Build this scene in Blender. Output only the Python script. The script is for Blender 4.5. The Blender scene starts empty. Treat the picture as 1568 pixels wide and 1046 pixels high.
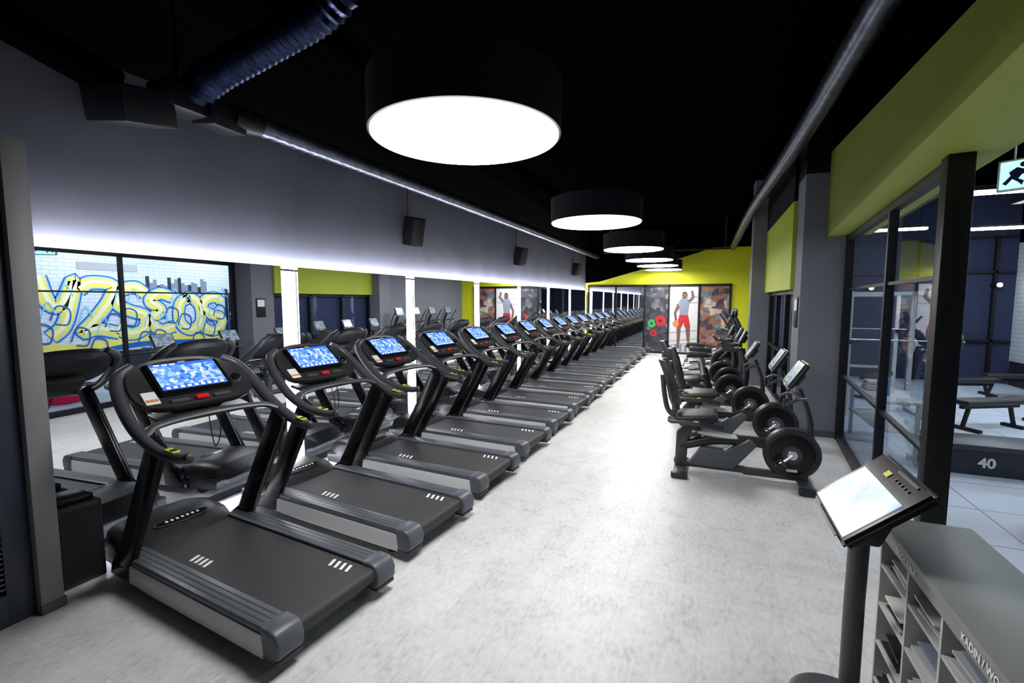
import bpy, bmesh, math, random
from mathutils import Vector, Matrix
random.seed(4)
sc = bpy.context.scene
PI = math.pi

# ------------------------------------------------------------------ materials
def new_mat(name):
    m = bpy.data.materials.new(name); m.use_nodes = True
    nt = m.node_tree
    return m, nt, nt.nodes["Principled BSDF"]

def pbr(name, col, rough=0.5, metal=0.0, noise=0.0, scale=20.0, bump=0.0, spec=0.5, coat=0.0):
    m, nt, b = new_mat(name)
    b.inputs["Base Color"].default_value = (*col, 1)
    b.inputs["Roughness"].default_value = rough
    b.inputs["Metallic"].default_value = metal
    b.inputs["Specular IOR Level"].default_value = spec
    b.inputs["Coat Weight"].default_value = coat
    if noise > 0 or bump > 0:
        tc = nt.nodes.new("ShaderNodeTexCoord")
        n = nt.nodes.new("ShaderNodeTexNoise"); n.inputs["Scale"].default_value = scale
        n.inputs["Detail"].default_value = 6
        nt.links.new(tc.outputs["Object"], n.inputs["Vector"])
        if noise > 0:
            r = nt.nodes.new("ShaderNodeValToRGB")
            r.color_ramp.elements[0].position = 0.3; r.color_ramp.elements[1].position = 0.7
            r.color_ramp.elements[0].color = (*[c*(1-noise) for c in col], 1)
            r.color_ramp.elements[1].color = (*[min(1, c*(1+noise)) for c in col], 1)
            nt.links.new(n.outputs["Fac"], r.inputs["Fac"])
            nt.links.new(r.outputs["Color"], b.inputs["Base Color"])
        if bump > 0:
            bp = nt.nodes.new("ShaderNodeBump"); bp.inputs["Strength"].default_value = bump
            bp.inputs["Distance"].default_value = 0.01
            nt.links.new(n.outputs["Fac"], bp.inputs["Height"])
            nt.links.new(bp.outputs["Normal"], b.inputs["Normal"])
    return m

def emit(name, col, strength):
    m, nt, b = new_mat(name)
    b.inputs["Base Color"].default_value = (*col, 1)
    b.inputs["Emission Color"].default_value = (*col, 1)
    b.inputs["Emission Strength"].default_value = strength
    return m

def mat_floor():
    m, nt, b = new_mat("vinyl_concrete_floor")
    tc = nt.nodes.new("ShaderNodeTexCoord")
    mp = nt.nodes.new("ShaderNodeMapping"); mp.inputs["Scale"].default_value = (1.3, 0.9, 1)
    nt.links.new(tc.outputs["Object"], mp.inputs["Vector"])
    n1 = nt.nodes.new("ShaderNodeTexNoise"); n1.inputs["Scale"].default_value = 3.2; n1.inputs["Detail"].default_value = 12
    n1.inputs["Roughness"].default_value = 0.75
    nt.links.new(mp.outputs[0], n1.inputs["Vector"])
    mp2 = nt.nodes.new("ShaderNodeMapping"); mp2.inputs["Scale"].default_value = (16.0, 7.0, 1)
    nt.links.new(tc.outputs["Object"], mp2.inputs["Vector"])
    n2 = nt.nodes.new("ShaderNodeTexNoise"); n2.inputs["Scale"].default_value = 2.5; n2.inputs["Detail"].default_value = 8
    nt.links.new(mp2.outputs[0], n2.inputs["Vector"])
    mx = nt.nodes.new("ShaderNodeMix"); mx.data_type = 'FLOAT'; mx.inputs[0].default_value = 0.4
    nt.links.new(n1.outputs["Fac"], mx.inputs[2]); nt.links.new(n2.outputs["Fac"], mx.inputs[3])
    r = nt.nodes.new("ShaderNodeValToRGB")
    e = r.color_ramp.elements
    e[0].position = 0.36; e[0].color = (0.44, 0.435, 0.43, 1)
    e[1].position = 0.60; e[1].color = (0.68, 0.675, 0.67, 1)
    k = e.new(0.46); k.color = (0.585, 0.58, 0.57, 1)
    nt.links.new(mx.outputs[0], r.inputs["Fac"])
    br = nt.nodes.new("ShaderNodeTexBrick"); br.offset = 0.37
    mp3 = nt.nodes.new("ShaderNodeMapping"); mp3.inputs["Rotation"].default_value = (0, 0, PI/2)
    nt.links.new(tc.outputs["Object"], mp3.inputs["Vector"]); nt.links.new(mp3.outputs[0], br.inputs["Vector"])
    br.inputs["Scale"].default_value = 1.0; br.inputs["Brick Width"].default_value = 0.95; br.inputs["Row Height"].default_value = 0.48
    br.inputs["Mortar Size"].default_value = 0.003
    br.inputs["Color1"].default_value = (1, 1, 1, 1); br.inputs["Color2"].default_value = (.95, .95, .95, 1); br.inputs["Mortar"].default_value = (.86, .86, .86, 1)
    mul = nt.nodes.new("ShaderNodeMix"); mul.data_type = 'RGBA'; mul.blend_type = 'MULTIPLY'; mul.inputs[0].default_value = 1.0
    nt.links.new(r.outputs["Color"], mul.inputs[6]); nt.links.new(br.outputs["Color"], mul.inputs[7])
    nt.links.new(mul.outputs[2], b.inputs["Base Color"])
    b.inputs["Roughness"].default_value = 0.42
    return m

def mat_tiles():
    m, nt, b = new_mat("rubber_tile_floor")
    tc = nt.nodes.new("ShaderNodeTexCoord")
    br = nt.nodes.new("ShaderNodeTexBrick")
    br.offset = 0.0
    br.inputs["Scale"].default_value = 1.0
    br.inputs["Brick Width"].default_value = 0.8; br.inputs["Row Height"].default_value = 0.8
    br.inputs["Mortar Size"].default_value = 0.008
    br.inputs["Color1"].default_value = (0.45, 0.52, 0.64, 1)
    br.inputs["Color2"].default_value = (0.53, 0.59, 0.69, 1)
    br.inputs["Mortar"].default_value = (0.18, 0.22, 0.30, 1)
    nt.links.new(tc.outputs["Object"], br.inputs["Vector"])
    nt.links.new(br.outputs["Color"], b.inputs["Base Color"])
    b.inputs["Roughness"].default_value = 0.5
    return m

def mat_brickwhite():
    m, nt, b = new_mat("white_painted_brick")
    tc = nt.nodes.new("ShaderNodeTexCoord")
    sp = nt.nodes.new("ShaderNodeSeparateXYZ"); cb = nt.nodes.new("ShaderNodeCombineXYZ")
    nt.links.new(tc.outputs["Object"], sp.inputs[0])
    nt.links.new(sp.outputs["Y"], cb.inputs["X"]); nt.links.new(sp.outputs["Z"], cb.inputs["Y"])
    br = nt.nodes.new("ShaderNodeTexBrick")
    br.inputs["Scale"].default_value = 1.0
    br.inputs["Brick Width"].default_value = 0.3; br.inputs["Row Height"].default_value = 0.1
    br.inputs["Mortar Size"].default_value = 0.006
    br.inputs["Color1"].default_value = (0.72, 0.77, 0.82, 1)
    br.inputs["Color2"].default_value = (0.66, 0.72, 0.79, 1)
    br.inputs["Mortar"].default_value = (0.40, 0.46, 0.55, 1)
    nt.links.new(cb.outputs[0], br.inputs["Vector"])
    nt.links.new(br.outputs["Color"], b.inputs["Base Color"])
    b.inputs["Roughness"].default_value = 0.7
    return m

def mat_screen(name, cols, strength, scale=9):
    m, nt, b = new_mat(name)
    tc = nt.nodes.new("ShaderNodeTexCoord")
    v = nt.nodes.new("ShaderNodeTexVoronoi"); v.inputs["Scale"].default_value = scale; v.distance = 'CHEBYCHEV'
    n = nt.nodes.new("ShaderNodeTexNoise"); n.inputs["Scale"].default_value = scale*0.5; n.inputs["Detail"].default_value = 4
    nt.links.new(tc.outputs["Object"], v.inputs["Vector"]); nt.links.new(tc.outputs["Object"], n.inputs["Vector"])
    sp = nt.nodes.new("ShaderNodeSeparateColor"); nt.links.new(v.outputs["Color"], sp.inputs[0])
    a = nt.nodes.new("ShaderNodeMath"); a.operation = 'ADD'
    nt.links.new(sp.outputs[0], a.inputs[0]); nt.links.new(n.outputs["Fac"], a.inputs[1])
    h = nt.nodes.new("ShaderNodeMath"); h.operation = 'MULTIPLY'; h.inputs[1].default_value = 0.6
    nt.links.new(a.outputs[0], h.inputs[0])
    r = nt.nodes.new("ShaderNodeValToRGB")
    els = r.color_ramp.elements
    while len(els) < len(cols): els.new(0.5)
    for i, c in enumerate(cols):
        els[i].position = i/(len(cols)-1)*0.9; els[i].color = (*c, 1)
    nt.links.new(h.outputs[0], r.inputs["Fac"])
    b.inputs["Base Color"].default_value = (0.01, 0.01, 0.01, 1)
    b.inputs["Roughness"].default_value = 0.2
    nt.links.new(r.outputs["Color"], b.inputs["Emission Color"])
    b.inputs["Emission Strength"].default_value = strength
    return m

def mat_cloud(name, c0, c1, strength, scale):
    m, nt, b = new_mat(name)
    tc = nt.nodes.new("ShaderNodeTexCoord"); n = nt.nodes.new("ShaderNodeTexNoise")
    n.inputs["Scale"].default_value = scale; n.inputs["Detail"].default_value = 5
    nt.links.new(tc.outputs["Object"], n.inputs["Vector"])
    r = nt.nodes.new("ShaderNodeValToRGB")
    r.color_ramp.elements[0].position = .38; r.color_ramp.elements[1].position = .6
    r.color_ramp.elements[0].color = (*c0, 1); r.color_ramp.elements[1].color = (*c1, 1)
    nt.links.new(n.outputs["Fac"], r.inputs["Fac"]); nt.links.new(r.outputs["Color"], b.inputs["Emission Color"])
    b.inputs["Emission Strength"].default_value = strength
    b.inputs["Base Color"].default_value = (.01, .01, .01, 1); b.inputs["Roughness"].default_value = .4
    return m

def mat_print(name, cols, scale=3):
    m = mat_screen(name, cols, 0.0, scale)
    nt = m.node_tree; b = nt.nodes["Principled BSDF"]
    l = b.inputs["Emission Color"].links[0]; src = l.from_socket
    nt.links.remove(l); nt.links.new(src, b.inputs["Base Color"]); b.inputs["Roughness"].default_value = 0.4
    return m

def mat_glass():
    # single-sheet glass (the panes are built as single planes)
    m = bpy.data.materials.new("window_glass"); m.use_nodes = True
    nt = m.node_tree; nt.nodes.clear()
    out = nt.nodes.new("ShaderNodeOutputMaterial")
    mix = nt.nodes.new("ShaderNodeMixShader")
    tr = nt.nodes.new("ShaderNodeBsdfTransparent"); tr.inputs[0].default_value = (0.86, 0.91, 0.97, 1)
    gl = nt.nodes.new("ShaderNodeBsdfGlossy"); gl.inputs["Roughness"].default_value = 0.0
    gl.inputs["Color"].default_value = (0.8, 0.88, 1, 1)
    lw = nt.nodes.new("ShaderNodeLayerWeight"); lw.inputs["Blend"].default_value = 0.12
    mp = nt.nodes.new("ShaderNodeMath"); mp.operation = 'MULTIPLY'; mp.inputs[1].default_value = 0.8
    nt.links.new(lw.outputs["Fresnel"], mp.inputs[0])
    cl = nt.nodes.new("ShaderNodeMath"); cl.operation = 'MINIMUM'; cl.inputs[1].default_value = 0.35
    nt.links.new(mp.outputs[0], cl.inputs[0])
    nt.links.new(cl.outputs[0], mix.inputs[0])
    nt.links.new(tr.outputs[0], mix.inputs[1]); nt.links.new(gl.outputs[0], mix.inputs[2])
    nt.links.new(mix.outputs[0], out.inputs[0])
    return m

M = {}
M['floor'] = mat_floor()
M['tiles'] = mat_tiles()
M['brick'] = mat_brickwhite()
M['glass'] = mat_glass()
M['wall'] = pbr("grey_wall_paint", (0.112, 0.116, 0.142), 0.75, noise=0.14, scale=1.5)
M['column'] = pbr("grey_column_paint", (0.165, 0.175, 0.205), 0.7, noise=0.05, scale=2)
M['black'] = pbr("black_paint", (0.004, 0.004, 0.005), 0.85, spec=0.2)
M['ceil'] = pbr("black_ceiling_paint", (0.0012, 0.0012, 0.0015), 0.95, spec=0.0)
M['frame'] = pbr("black_metal_frame", (0.008, 0.008, 0.010), 0.45, spec=0.3)
M['lime'] = pbr("lime_green_paint", (0.38, 0.45, 0.02), 0.6, noise=0.04, scale=1.2)
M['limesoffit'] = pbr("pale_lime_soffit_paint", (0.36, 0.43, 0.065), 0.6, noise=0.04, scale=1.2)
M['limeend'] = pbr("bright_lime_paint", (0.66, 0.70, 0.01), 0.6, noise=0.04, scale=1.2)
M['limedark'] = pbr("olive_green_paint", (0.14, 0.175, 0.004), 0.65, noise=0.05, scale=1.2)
M['mirror'] = pbr("mirror_silver", (0.84, 0.87, 0.90), 0.0, 1.0)
M['trim'] = pbr("light_grey_door_trim", (0.22, 0.22, 0.23), 0.5)
M['navy'] = pbr("navy_door_paint", (0.018, 0.026, 0.042), 0.4)
M['navywall'] = pbr("navy_wall_paint", (0.016, 0.024, 0.07), 0.7)
M['led'] = emit("led_strip_cool_white", (0.92, 0.93, 1.0), 9.0)
M['ledtop'] = emit("led_wash_cool_white", (0.86, 0.88, 1.0), 85.0)
M['disc'] = emit("lamp_diffuser_white", (1.0, 0.99, 0.98), 26.0)
M['lampbody'] = pbr("lamp_shell_grey", (0.014, 0.015, 0.019), 0.7, spec=0.1)
M['plastic'] = pbr("charcoal_plastic", (0.018, 0.019, 0.021), 0.38, bump=0.05, scale=200)
M['plastic2'] = pbr("dark_grey_plastic", (0.045, 0.048, 0.055), 0.4)
M['glossblack'] = pbr("gloss_black_plastic", (0.005, 0.005, 0.006), 0.24, spec=0.35)
M['belt'] = pbr("running_belt_rubber", (0.020, 0.020, 0.021), 0.55, bump=0.3, scale=400)
M['rail'] = pbr("foot_rail_grey", (0.075, 0.085, 0.10), 0.42, noise=0.06, scale=30)
M['rib'] = pbr("foot_rail_groove", (0.022, 0.025, 0.032), 0.5)
M['silver'] = pbr("silver_side_panel", (0.60, 0.61, 0.62), 0.4, 0.1)
M['chrome'] = pbr("brushed_steel", (0.6, 0.6, 0.62), 0.25, 0.9)
M['white'] = pbr("white_marking", (0.8, 0.8, 0.8), 0.5)
M['yellow'] = pbr("yellow_green_badge", (0.55, 0.55, 0.02), 0.4)
M['red'] = pbr("red_stop_button", (0.6, 0.01, 0.015), 0.35)
M['screen'] = mat_screen("treadmill_display", [(0.01, 0.06, 0.45), (0.03, 0.16, 0.72), (0.18, 0.45, 0.95), (0.85, 0.92, 1.0)], 1.15, 40)
M['screenbar'] = emit("display_menu_bar", (0.02, 0.10, 0.55), 1.0)
M['icon'] = emit("display_icons", (0.85, 0.93, 1.0), 1.1)
M['screen2'] = mat_cloud("kiosk_display_clouds", (0.42, 0.60, 0.85), (0.86, 0.93, 1.0), 0.95, 4)
M['screen3'] = mat_screen("bike_display", [(0.08, 0.16, 0.28), (0.30, 0.42, 0.55), (0.6, 0.72, 0.82)], 0.65, 14)
M['pad'] = pbr("upholstery_black_vinyl", (0.014, 0.014, 0.016), 0.45, bump=0.15, scale=60)
M['duct'] = pbr("galvanised_duct", (0.14, 0.155, 0.20), 0.32, 0.85, noise=0.35, scale=12)
M['ductblue'] = pbr("flexible_duct_foil", (0.022, 0.034, 0.085), 0.22, 0.9, noise=0.5, scale=10)
M['ductdark'] = pbr("dark_duct_sheet", (0.016, 0.017, 0.022), 0.45, 0.5)
M['shelf'] = pbr("grey_laminate", (0.21, 0.215, 0.20), 0.45)
M['shelfedge'] = pbr("pale_laminate_edge", (0.42, 0.43, 0.41), 0.45)
M['shelfin'] = pbr("cubby_interior", (0.10, 0.10, 0.10), 0.6)
M['paper'] = pbr("magazine_pages", (0.7, 0.7, 0.68), 0.5)
M['pouf'] = pbr("crimson_fabric", (0.75, 0.01, 0.08), 0.8, bump=0.3, scale=80)
M['blueplastic'] = pbr("blue_bottle_plastic", (0.02, 0.3, 0.7), 0.2)
M['g_blue'] = pbr("spray_paint_blue", (0.01, 0.12, 0.40), 0.6)
M['g_sky'] = pbr("spray_paint_sky", (0.25, 0.60, 0.90), 0.6)
M['g_yel'] = pbr("spray_paint_yellow", (0.88, 0.74, 0.14), 0.6)
M['g_pale'] = pbr("spray_paint_pale_yellow", (0.94, 0.90, 0.55), 0.6)
M['g_blk'] = pbr("mural_black", (0.012, 0.015, 0.028), 0.6)
M['g_gry'] = pbr("mural_grey", (0.20, 0.23, 0.30), 0.6)
M['g_red'] = pbr("mural_red", (0.45, 0.015, 0.02), 0.5)
M['g_org'] = pbr("mural_orange", (0.6, 0.22, 0.05), 0.5)
M['g_grn'] = pbr("mural_green", (0.05, 0.35, 0.10), 0.5)
M['skin'] = pbr("mural_skin_tone", (0.16, 0.08, 0.06), 0.6)
M['m_white'] = pbr("mural_white", (0.60, 0.60, 0.60), 0.6)
M['m_lgrey'] = pbr("mural_light_grey", (0.38, 0.38, 0.40), 0.6)
M['cyan'] = emit("exit_sign_face", (0.45, 0.88, 1.0), 1.3)
M['exitfig'] = pbr("exit_sign_pictogram", (0.005, 0.02, 0.12), 0.5)
M['spot'] = emit("spot_lamp", (0.9, 0.95, 1.0), 60.0)
M['panel'] = emit("linear_lamp", (0.80, 0.90, 1.0), 60.0)

# ------------------------------------------------------------------ mesh builder
class MB:
    def __init__(s): s.v = []; s.f = []; s.m = []; s.mats = []
    def mi(s, mat):
        if mat not in s.mats: s.mats.append(mat)
        return s.mats.index(mat)
    def add(s, vs, fs, mat):
        o = len(s.v); k = s.mi(mat)
        s.v += [tuple(x) for x in vs]
        for f in fs:
            s.f.append([i+o for i in f]); s.m.append(k)
    def addbm(s, bm, mat, mtx=None):
        if mtx is not None: bmesh.ops.transform(bm, matrix=mtx, verts=bm.verts)
        bm.verts.index_update()
        s.add([v.co.copy() for v in bm.verts], [[v.index for v in f.verts] for f in bm.faces], mat)
        bm.free()
    def box(s, c, d, mat, rot=(0, 0, 0), bev=0.0, seg=2):
        bm = bmesh.new(); bmesh.ops.create_cube(bm, size=1)
        for v in bm.verts: v.co = Vector((v.co.x*d[0], v.co.y*d[1], v.co.z*d[2]))
        if bev > 0:
            bev = min(bev, min(d)*0.49)
            bmesh.ops.bevel(bm, geom=list(bm.edges), offset=bev, segments=seg, profile=0.5, affect='EDGES')
        R = Matrix.Rotation(rot[2], 4, 'Z') @ Matrix.Rotation(rot[1], 4, 'Y') @ Matrix.Rotation(rot[0], 4, 'X')
        s.addbm(bm, mat, Matrix.Translation(c) @ R)
    def b2(s, lo, hi, mat, bev=0.0):
        s.box([(a+b)/2 for a, b in zip(lo, hi)], [abs(b-a) for a, b in zip(lo, hi)], mat, bev=bev)
    def prism(s, pts, y0, y1, mat, bev=0.0, seg=2, mtx=None):
        bm = bmesh.new()
        a = [bm.verts.new((p[0], y0, p[1])) for p in pts]
        b = [bm.verts.new((p[0], y1, p[1])) for p in pts]
        n = len(pts)
        bm.faces.new(a); bm.faces.new(list(reversed(b)))
        for i in range(n): bm.faces.new([a[i], b[i], b[(i+1) % n], a[(i+1) % n]])
        bmesh.ops.recalc_face_normals(bm, faces=bm.faces)
        if bev > 0: bmesh.ops.bevel(bm, geom=list(bm.edges), offset=bev, segments=seg, profile=0.5, affect='EDGES')
        s.addbm(bm, mat, mtx)
    def tube(s, pts, rad, mat, seg=12, sq=(1, 1), closed=False):
        P = [Vector(p) for p in pts]; n = len(P)
        if not hasattr(rad, '__len__'): rad = [rad]*n
        rings = []; nrm = None
        for i in range(n):
            t = (P[min(i+1, n-1)] - P[max(i-1, 0)]).normalized()
            if nrm is None:
                up = Vector((0, 0, 1)) if abs(t.z) < 0.95 else Vector((0, 1, 0))
                nrm = (up - t*up.dot(t)).normalized()
            else:
                nrm = (nrm - t*nrm.dot(t)).normalized()
            b = t.cross(nrm)
            rings.append([P[i] + nrm*math.cos(a)*rad[i]*sq[0] + b*math.sin(a)*rad[i]*sq[1]
                          for a in [2*PI*k/seg for k in range(seg)]])
        vs = [v for r in rings for v in r]; fs = []
        for i in range(n-1):
            for k in range(seg):
                fs.append([i*seg+k, i*seg+(k+1) % seg, (i+1)*seg+(k+1) % seg, (i+1)*seg+k])
        fs.append(list(range(seg-1, -1, -1))); fs.append([(n-1)*seg+k for k in range(seg)])
        s.add(vs, fs, mat)
    def cyl(s, p0, p1, r, mat, seg=24, r1=None):
        s.tube([p0, p1], [r, r if r1 is None else r1], mat, seg)
    def disc(s, rings, mat, seg=48, mtx=None):
        vs = []; fs = []
        for (r, z) in rings:
            for k in range(seg):
                a = 2*PI*k/seg; vs.append(Vector((r*math.cos(a), r*math.sin(a), z)))
        for i in range(len(rings)-1):
            for k in range(seg):
                fs.append([i*seg+k, i*seg+(k+1) % seg, (i+1)*seg+(k+1) % seg, (i+1)*seg+k])
        fs.append(list(range(seg-1, -1, -1))); fs.append([(len(rings)-1)*seg+k for k in range(seg)])
        if mtx is not None: vs = [mtx @ v for v in vs]
        s.add(vs, fs, mat)
    def mesh(s, name, angle=35):
        me = bpy.data.meshes.new(name); me.from_pydata(s.v, [], s.f)
        for m in s.mats: me.materials.append(m)
        me.polygons.foreach_set("material_index", s.m)
        me.update()
        bm = bmesh.new(); bm.from_mesh(me)
        bmesh.ops.recalc_face_normals(bm, faces=bm.faces)
        bm.to_mesh(me); bm.free()
        me.shade_smooth(); me.set_sharp_from_angle(angle=math.radians(angle))
        return me
    def obj(s, name, loc=(0, 0, 0), rz=0.0, angle=35):
        return place(s.mesh(name, angle), name, loc, rz)

def place(me, name, loc=(0, 0, 0), rz=0.0):
    o = bpy.data.objects.new(name, me); o.location = loc; o.rotation_euler = (0, 0, rz)
    sc.collection.objects.link(o); return o

def cr(pts, n=6):
    P = [Vector(p) for p in pts]; P = [P[0]*2-P[1]] + P + [P[-1]*2-P[-2]]; out = []
    for i in range(1, len(P)-2):
        for k in range(n):
            t = k/n
            out.append(0.5*((2*P[i]) + (P[i+1]-P[i-1])*t + (2*P[i-1]-5*P[i]+4*P[i+1]-P[i+2])*t*t + (3*P[i]-P[i-1]-3*P[i+1]+P[i+2])*t**3))
    out.append(P[-2]); return out
def lerp_list(a, n):
    out = []
    for i in range(n):
        x = i/(n-1)*(len(a)-1); k = min(int(x), len(a)-2); out.append(a[k]+(a[k+1]-a[k])*(x-k))
    return out

def simple(name, lo, hi, mat, bev=0.0):
    b = MB(); b.b2(lo, hi, mat, bev); return b.obj(name)

CZ = 4.6
WX = -4.44      # main (mirror) wall surface
MF = -4.29      # mirror face
EY = 18.1       # end wall
# ------------------------------------------------------------------ room shell
simple("floor", (-4.7, -3, -0.1), (1.78, EY+.2, 0), M['floor'])
simple("floor_weights_area", (1.78, -3, -0.1), (7, 18.3, -0.0), M['tiles'])
simple("ceiling", (-4.7, -3, CZ), (7, EY+.2, CZ+.1), M['ceil'])
simple("wall_left", (WX-.2, -3, 0), (WX, EY, 3.8), M['wall'])
simple("wall_left_upper", (WX-.2, -3, 3.8), (WX, EY, CZ), M['black'])
simple("wall_back", (-4.7, -3.2, 0), (7, -3, CZ), M['navywall'])
b = MB()
b.prism([(WX-.2, 0), (1.3, 0), (1.3, 3.78), (0.1, 3.78), (-1.25, 3.38), (-3.9, 2.66), (WX-.2, 2.6)], EY, EY+.2, M['limeend'])
b.obj("wall_end")
b = MB()
b.prism([(WX-.2, CZ), (WX-.2, 2.6), (-3.9, 2.66), (-1.25, 3.38), (0.1, 3.78), (1.3, 3.78), (1.3, CZ)], EY-.004, EY+.2, M['ceil'])
b.obj("wall_end_upper")
simple("wall_weights_far", (1.5, 14.5, 0), (7, 14.7, CZ), M['navywall'])
b = MB(); b.b2((6.5, -3, 0), (6.7, 14.5, 3.25), M['brick']); b.b2((6.5, -3, 3.25), (6.7, 14.5, CZ), M['ceil']); b.obj("wall_weights_right")

# closet bump-out with louvre door on the left
DZ = 2.90
simple("wall_closet", (WX, -3, 0), (-3.85, 1.54, DZ-.02), M['column'])
b = MB()
b.b2((-3.86, 1.43, 0), (-3.75, 1.545, DZ), M['trim'], .004)
b.b2((-3.86, .30, DZ-.1), (-3.75, 1.43, DZ), M['trim'], .004)
b.b2((-3.86, .30, 0), (-3.75, .41, DZ-.1), M['trim'], .004)
b.obj("trim_closet_door")
b = MB()
b.b2((-3.76, 1.428, 0), (-3.744, 1.55, .06), M['rail']); b.b2((-3.86, 1.545, 0), (-3.744, 1.552, .06), M['rail'])
b.obj("baseboard_closet")
b = MB()
b.b2((-3.845, .415, 0.01), (-3.80, .53, DZ-.11), M['navy'], .003)
b.b2((-3.845, 1.30, 0.01), (-3.80, 1.425, DZ-.11), M['navy'], .003)
for z0, z1 in ((.01, .2), (1.0, 1.12), (2.62, DZ-.11)):
    b.b2((-3.845, .53, z0), (-3.80, 1.30, z1), M['navy'])
z = .22
while z < 2.60:
    if not (0.97 < z < 1.14): b.box((-3.825, .915, z), (.05, .77, .006), M['navy'], rot=(0, math.radians(-40), 0))
    z += .032
b.obj("door_1")

# ------------------------------------------------------------------ mirrors and LED lines
gaps = []
y = 1.73
PIT = 2.285; MWD = 2.06
while y < 17.5:
    y1 = min(y+MWD, EY-.05)
    b = MB()
    b.b2((MF-.02, y, .10), (MF, y1, 2.32), M['mirror'])
    b.b2((WX+.002, y+.12, .3), (MF-.025, y1-.12, 2.1), M['plastic2'])
    b.obj("mirror")
    gaps.append((y1, y+PIT))
    y += PIT
b = MB()
for g0, g1 in gaps:
    if g1 < EY: b.b2((MF-.045, g0+.005, .12), (MF-.03, g1-.005, 2.27), M['led'], 0)
b.obj("led_light_column")
b = MB()
b.b2((WX+.050, 1.75, 2.300), (WX+.098, EY-.1, 2.312), M['ledtop'])
b.b2((WX+.0, 1.75, 2.285), (WX+.10, EY-.1, 2.298), M['frame'])
b.obj("led_strip_upper")
b = MB()
b.b2((WX+.06, 1.75, .085), (WX+.09, EY-.1, .10), M['ledtop']); b.b2((WX+.055, 1.75, 0), (WX+.095, EY-.1, .084), M['frame'])
b.obj("led_strip_lower")

# ------------------------------------------------------------------ end wall murals
b = MB()
def pane(x0, x1, mat): b.b2((x0, EY-.03, .05), (x1, EY-.015, 2.45), mat)
mA = mat_print("mural_spray_pattern", [(0.01, 0.01, 0.02), (0.10, 0.02, 0.03), (0.03, 0.04, 0.08), (0.40, 0.13, 0.05), (0.05, 0.12, 0.15), (0.55, 0.42, 0.32)], 5.5)
mB = mat_print("mural_gym_pattern", [(0.006, 0.008, 0.012), (0.015, 0.018, 0.03), (0.05, 0.055, 0.07), (0.015, 0.015, 0.02), (0.16, 0.16, 0.18)], 6)
pane(-4.3, -2.22, M['mirror'])
pane(-2.17, -1.36, mB); pane(-1.31, -.34, M['m_white']); pane(-.29, .66, mA)
for x in (-4.3, -3.25, -2.195, -1.335, -.315, .685): b.b2((x-.03, EY-.07, 0), (x+.03, EY-.01, 2.5), M['frame'])
b.b2((-4.33, EY-.07, 2.45), (.715, EY-.01, 2.53), M['frame']); b.b2((-4.33, EY-.07, 0), (.715, EY-.01, .07), M['frame'])
def flat(pts, mat, y):
    b.add([(p[0], y, p[1]) for p in pts], [list(range(len(pts)))], mat)
def circ(cx, cz, r, mat, y, n=20): flat([(cx+r*math.cos(2*PI*i/n), cz+r*math.sin(2*PI*i/n)) for i in range(n)], mat, y)
Y0 = EY-.034
for (cx, cz, r, m) in ((-1.62, 1.2, .20, M['g_red']), (-1.92, 1.1, .15, M['g_grn']), (-1.85, .75, .12, M['g_red']), (-1.6, .65, .16, M['plastic2'])):
    circ(cx, cz, r, m, Y0); circ(cx, cz, r*.3, M['g_blk'], Y0-.002)
cx = -.83
circ(cx+.03, 2.12, .1, M['skin'], Y0-.002); circ(cx+.03, 2.17, .09, M['g_blk'], Y0-.001)
flat([(cx-.05, 2.05), (cx+.1, 2.05), (cx+.2, 1.88), (cx+.14, 1.4), (cx-.12, 1.4), (cx-.18, 1.88)], M['g_gry'], Y0-.002)
flat([(cx-.14, 1.42), (cx+.16, 1.42), (cx+.25, 1.0), (cx+.06, .97), (cx+.01, 1.15), (cx-.05, .97), (cx-.22, 1.0)], M['g_red'], Y0-.004)
flat([(cx-.2, 1.85), (cx-.33, 1.5), (cx-.28, 1.2), (cx-.2, 1.22), (cx-.24, 1.5), (cx-.13, 1.7)], M['skin'], Y0-.005)
flat([(cx+.2, 1.85), (cx+.36, 2.05), (cx+.3, 2.3), (cx+.23, 2.28), (cx+.27, 2.05), (cx+.14, 1.95)], M['skin'], Y0-.005)
flat([(cx-.22, 1.0), (cx-.07, .98), (cx-.1, .5), (cx-.12, .2), (cx-.2, .2), (cx-.2, .5)], M['skin'], Y0-.005)
flat([(cx+.08, .98), (cx+.24, 1.0), (cx+.24, .5), (cx+.28, .2), (cx+.2, .2), (cx+.14, .5)], M['skin'], Y0-.005)
circ(cx-.25, 1.1, .11, M['g_org'], Y0-.006)
for k, zz in enumerate((.3, .45, .75, 1.75, 1.95)): flat([(cx-.46, zz), (cx+.46, zz+.10), (cx+.46, zz+.15), (cx-.46, zz+.04)], M['m_lgrey'], Y0-.001)
for k in range(5): flat([(cx-.45+.17*k, .1), (cx-.36+.17*k, .1), (cx-.36+.17*k, .3+.05*(k % 3)), (cx-.45+.17*k, .3+.05*(k % 2))], M['g_gry'], Y0-.0015)
b.obj("mural_panel_wall")

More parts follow.
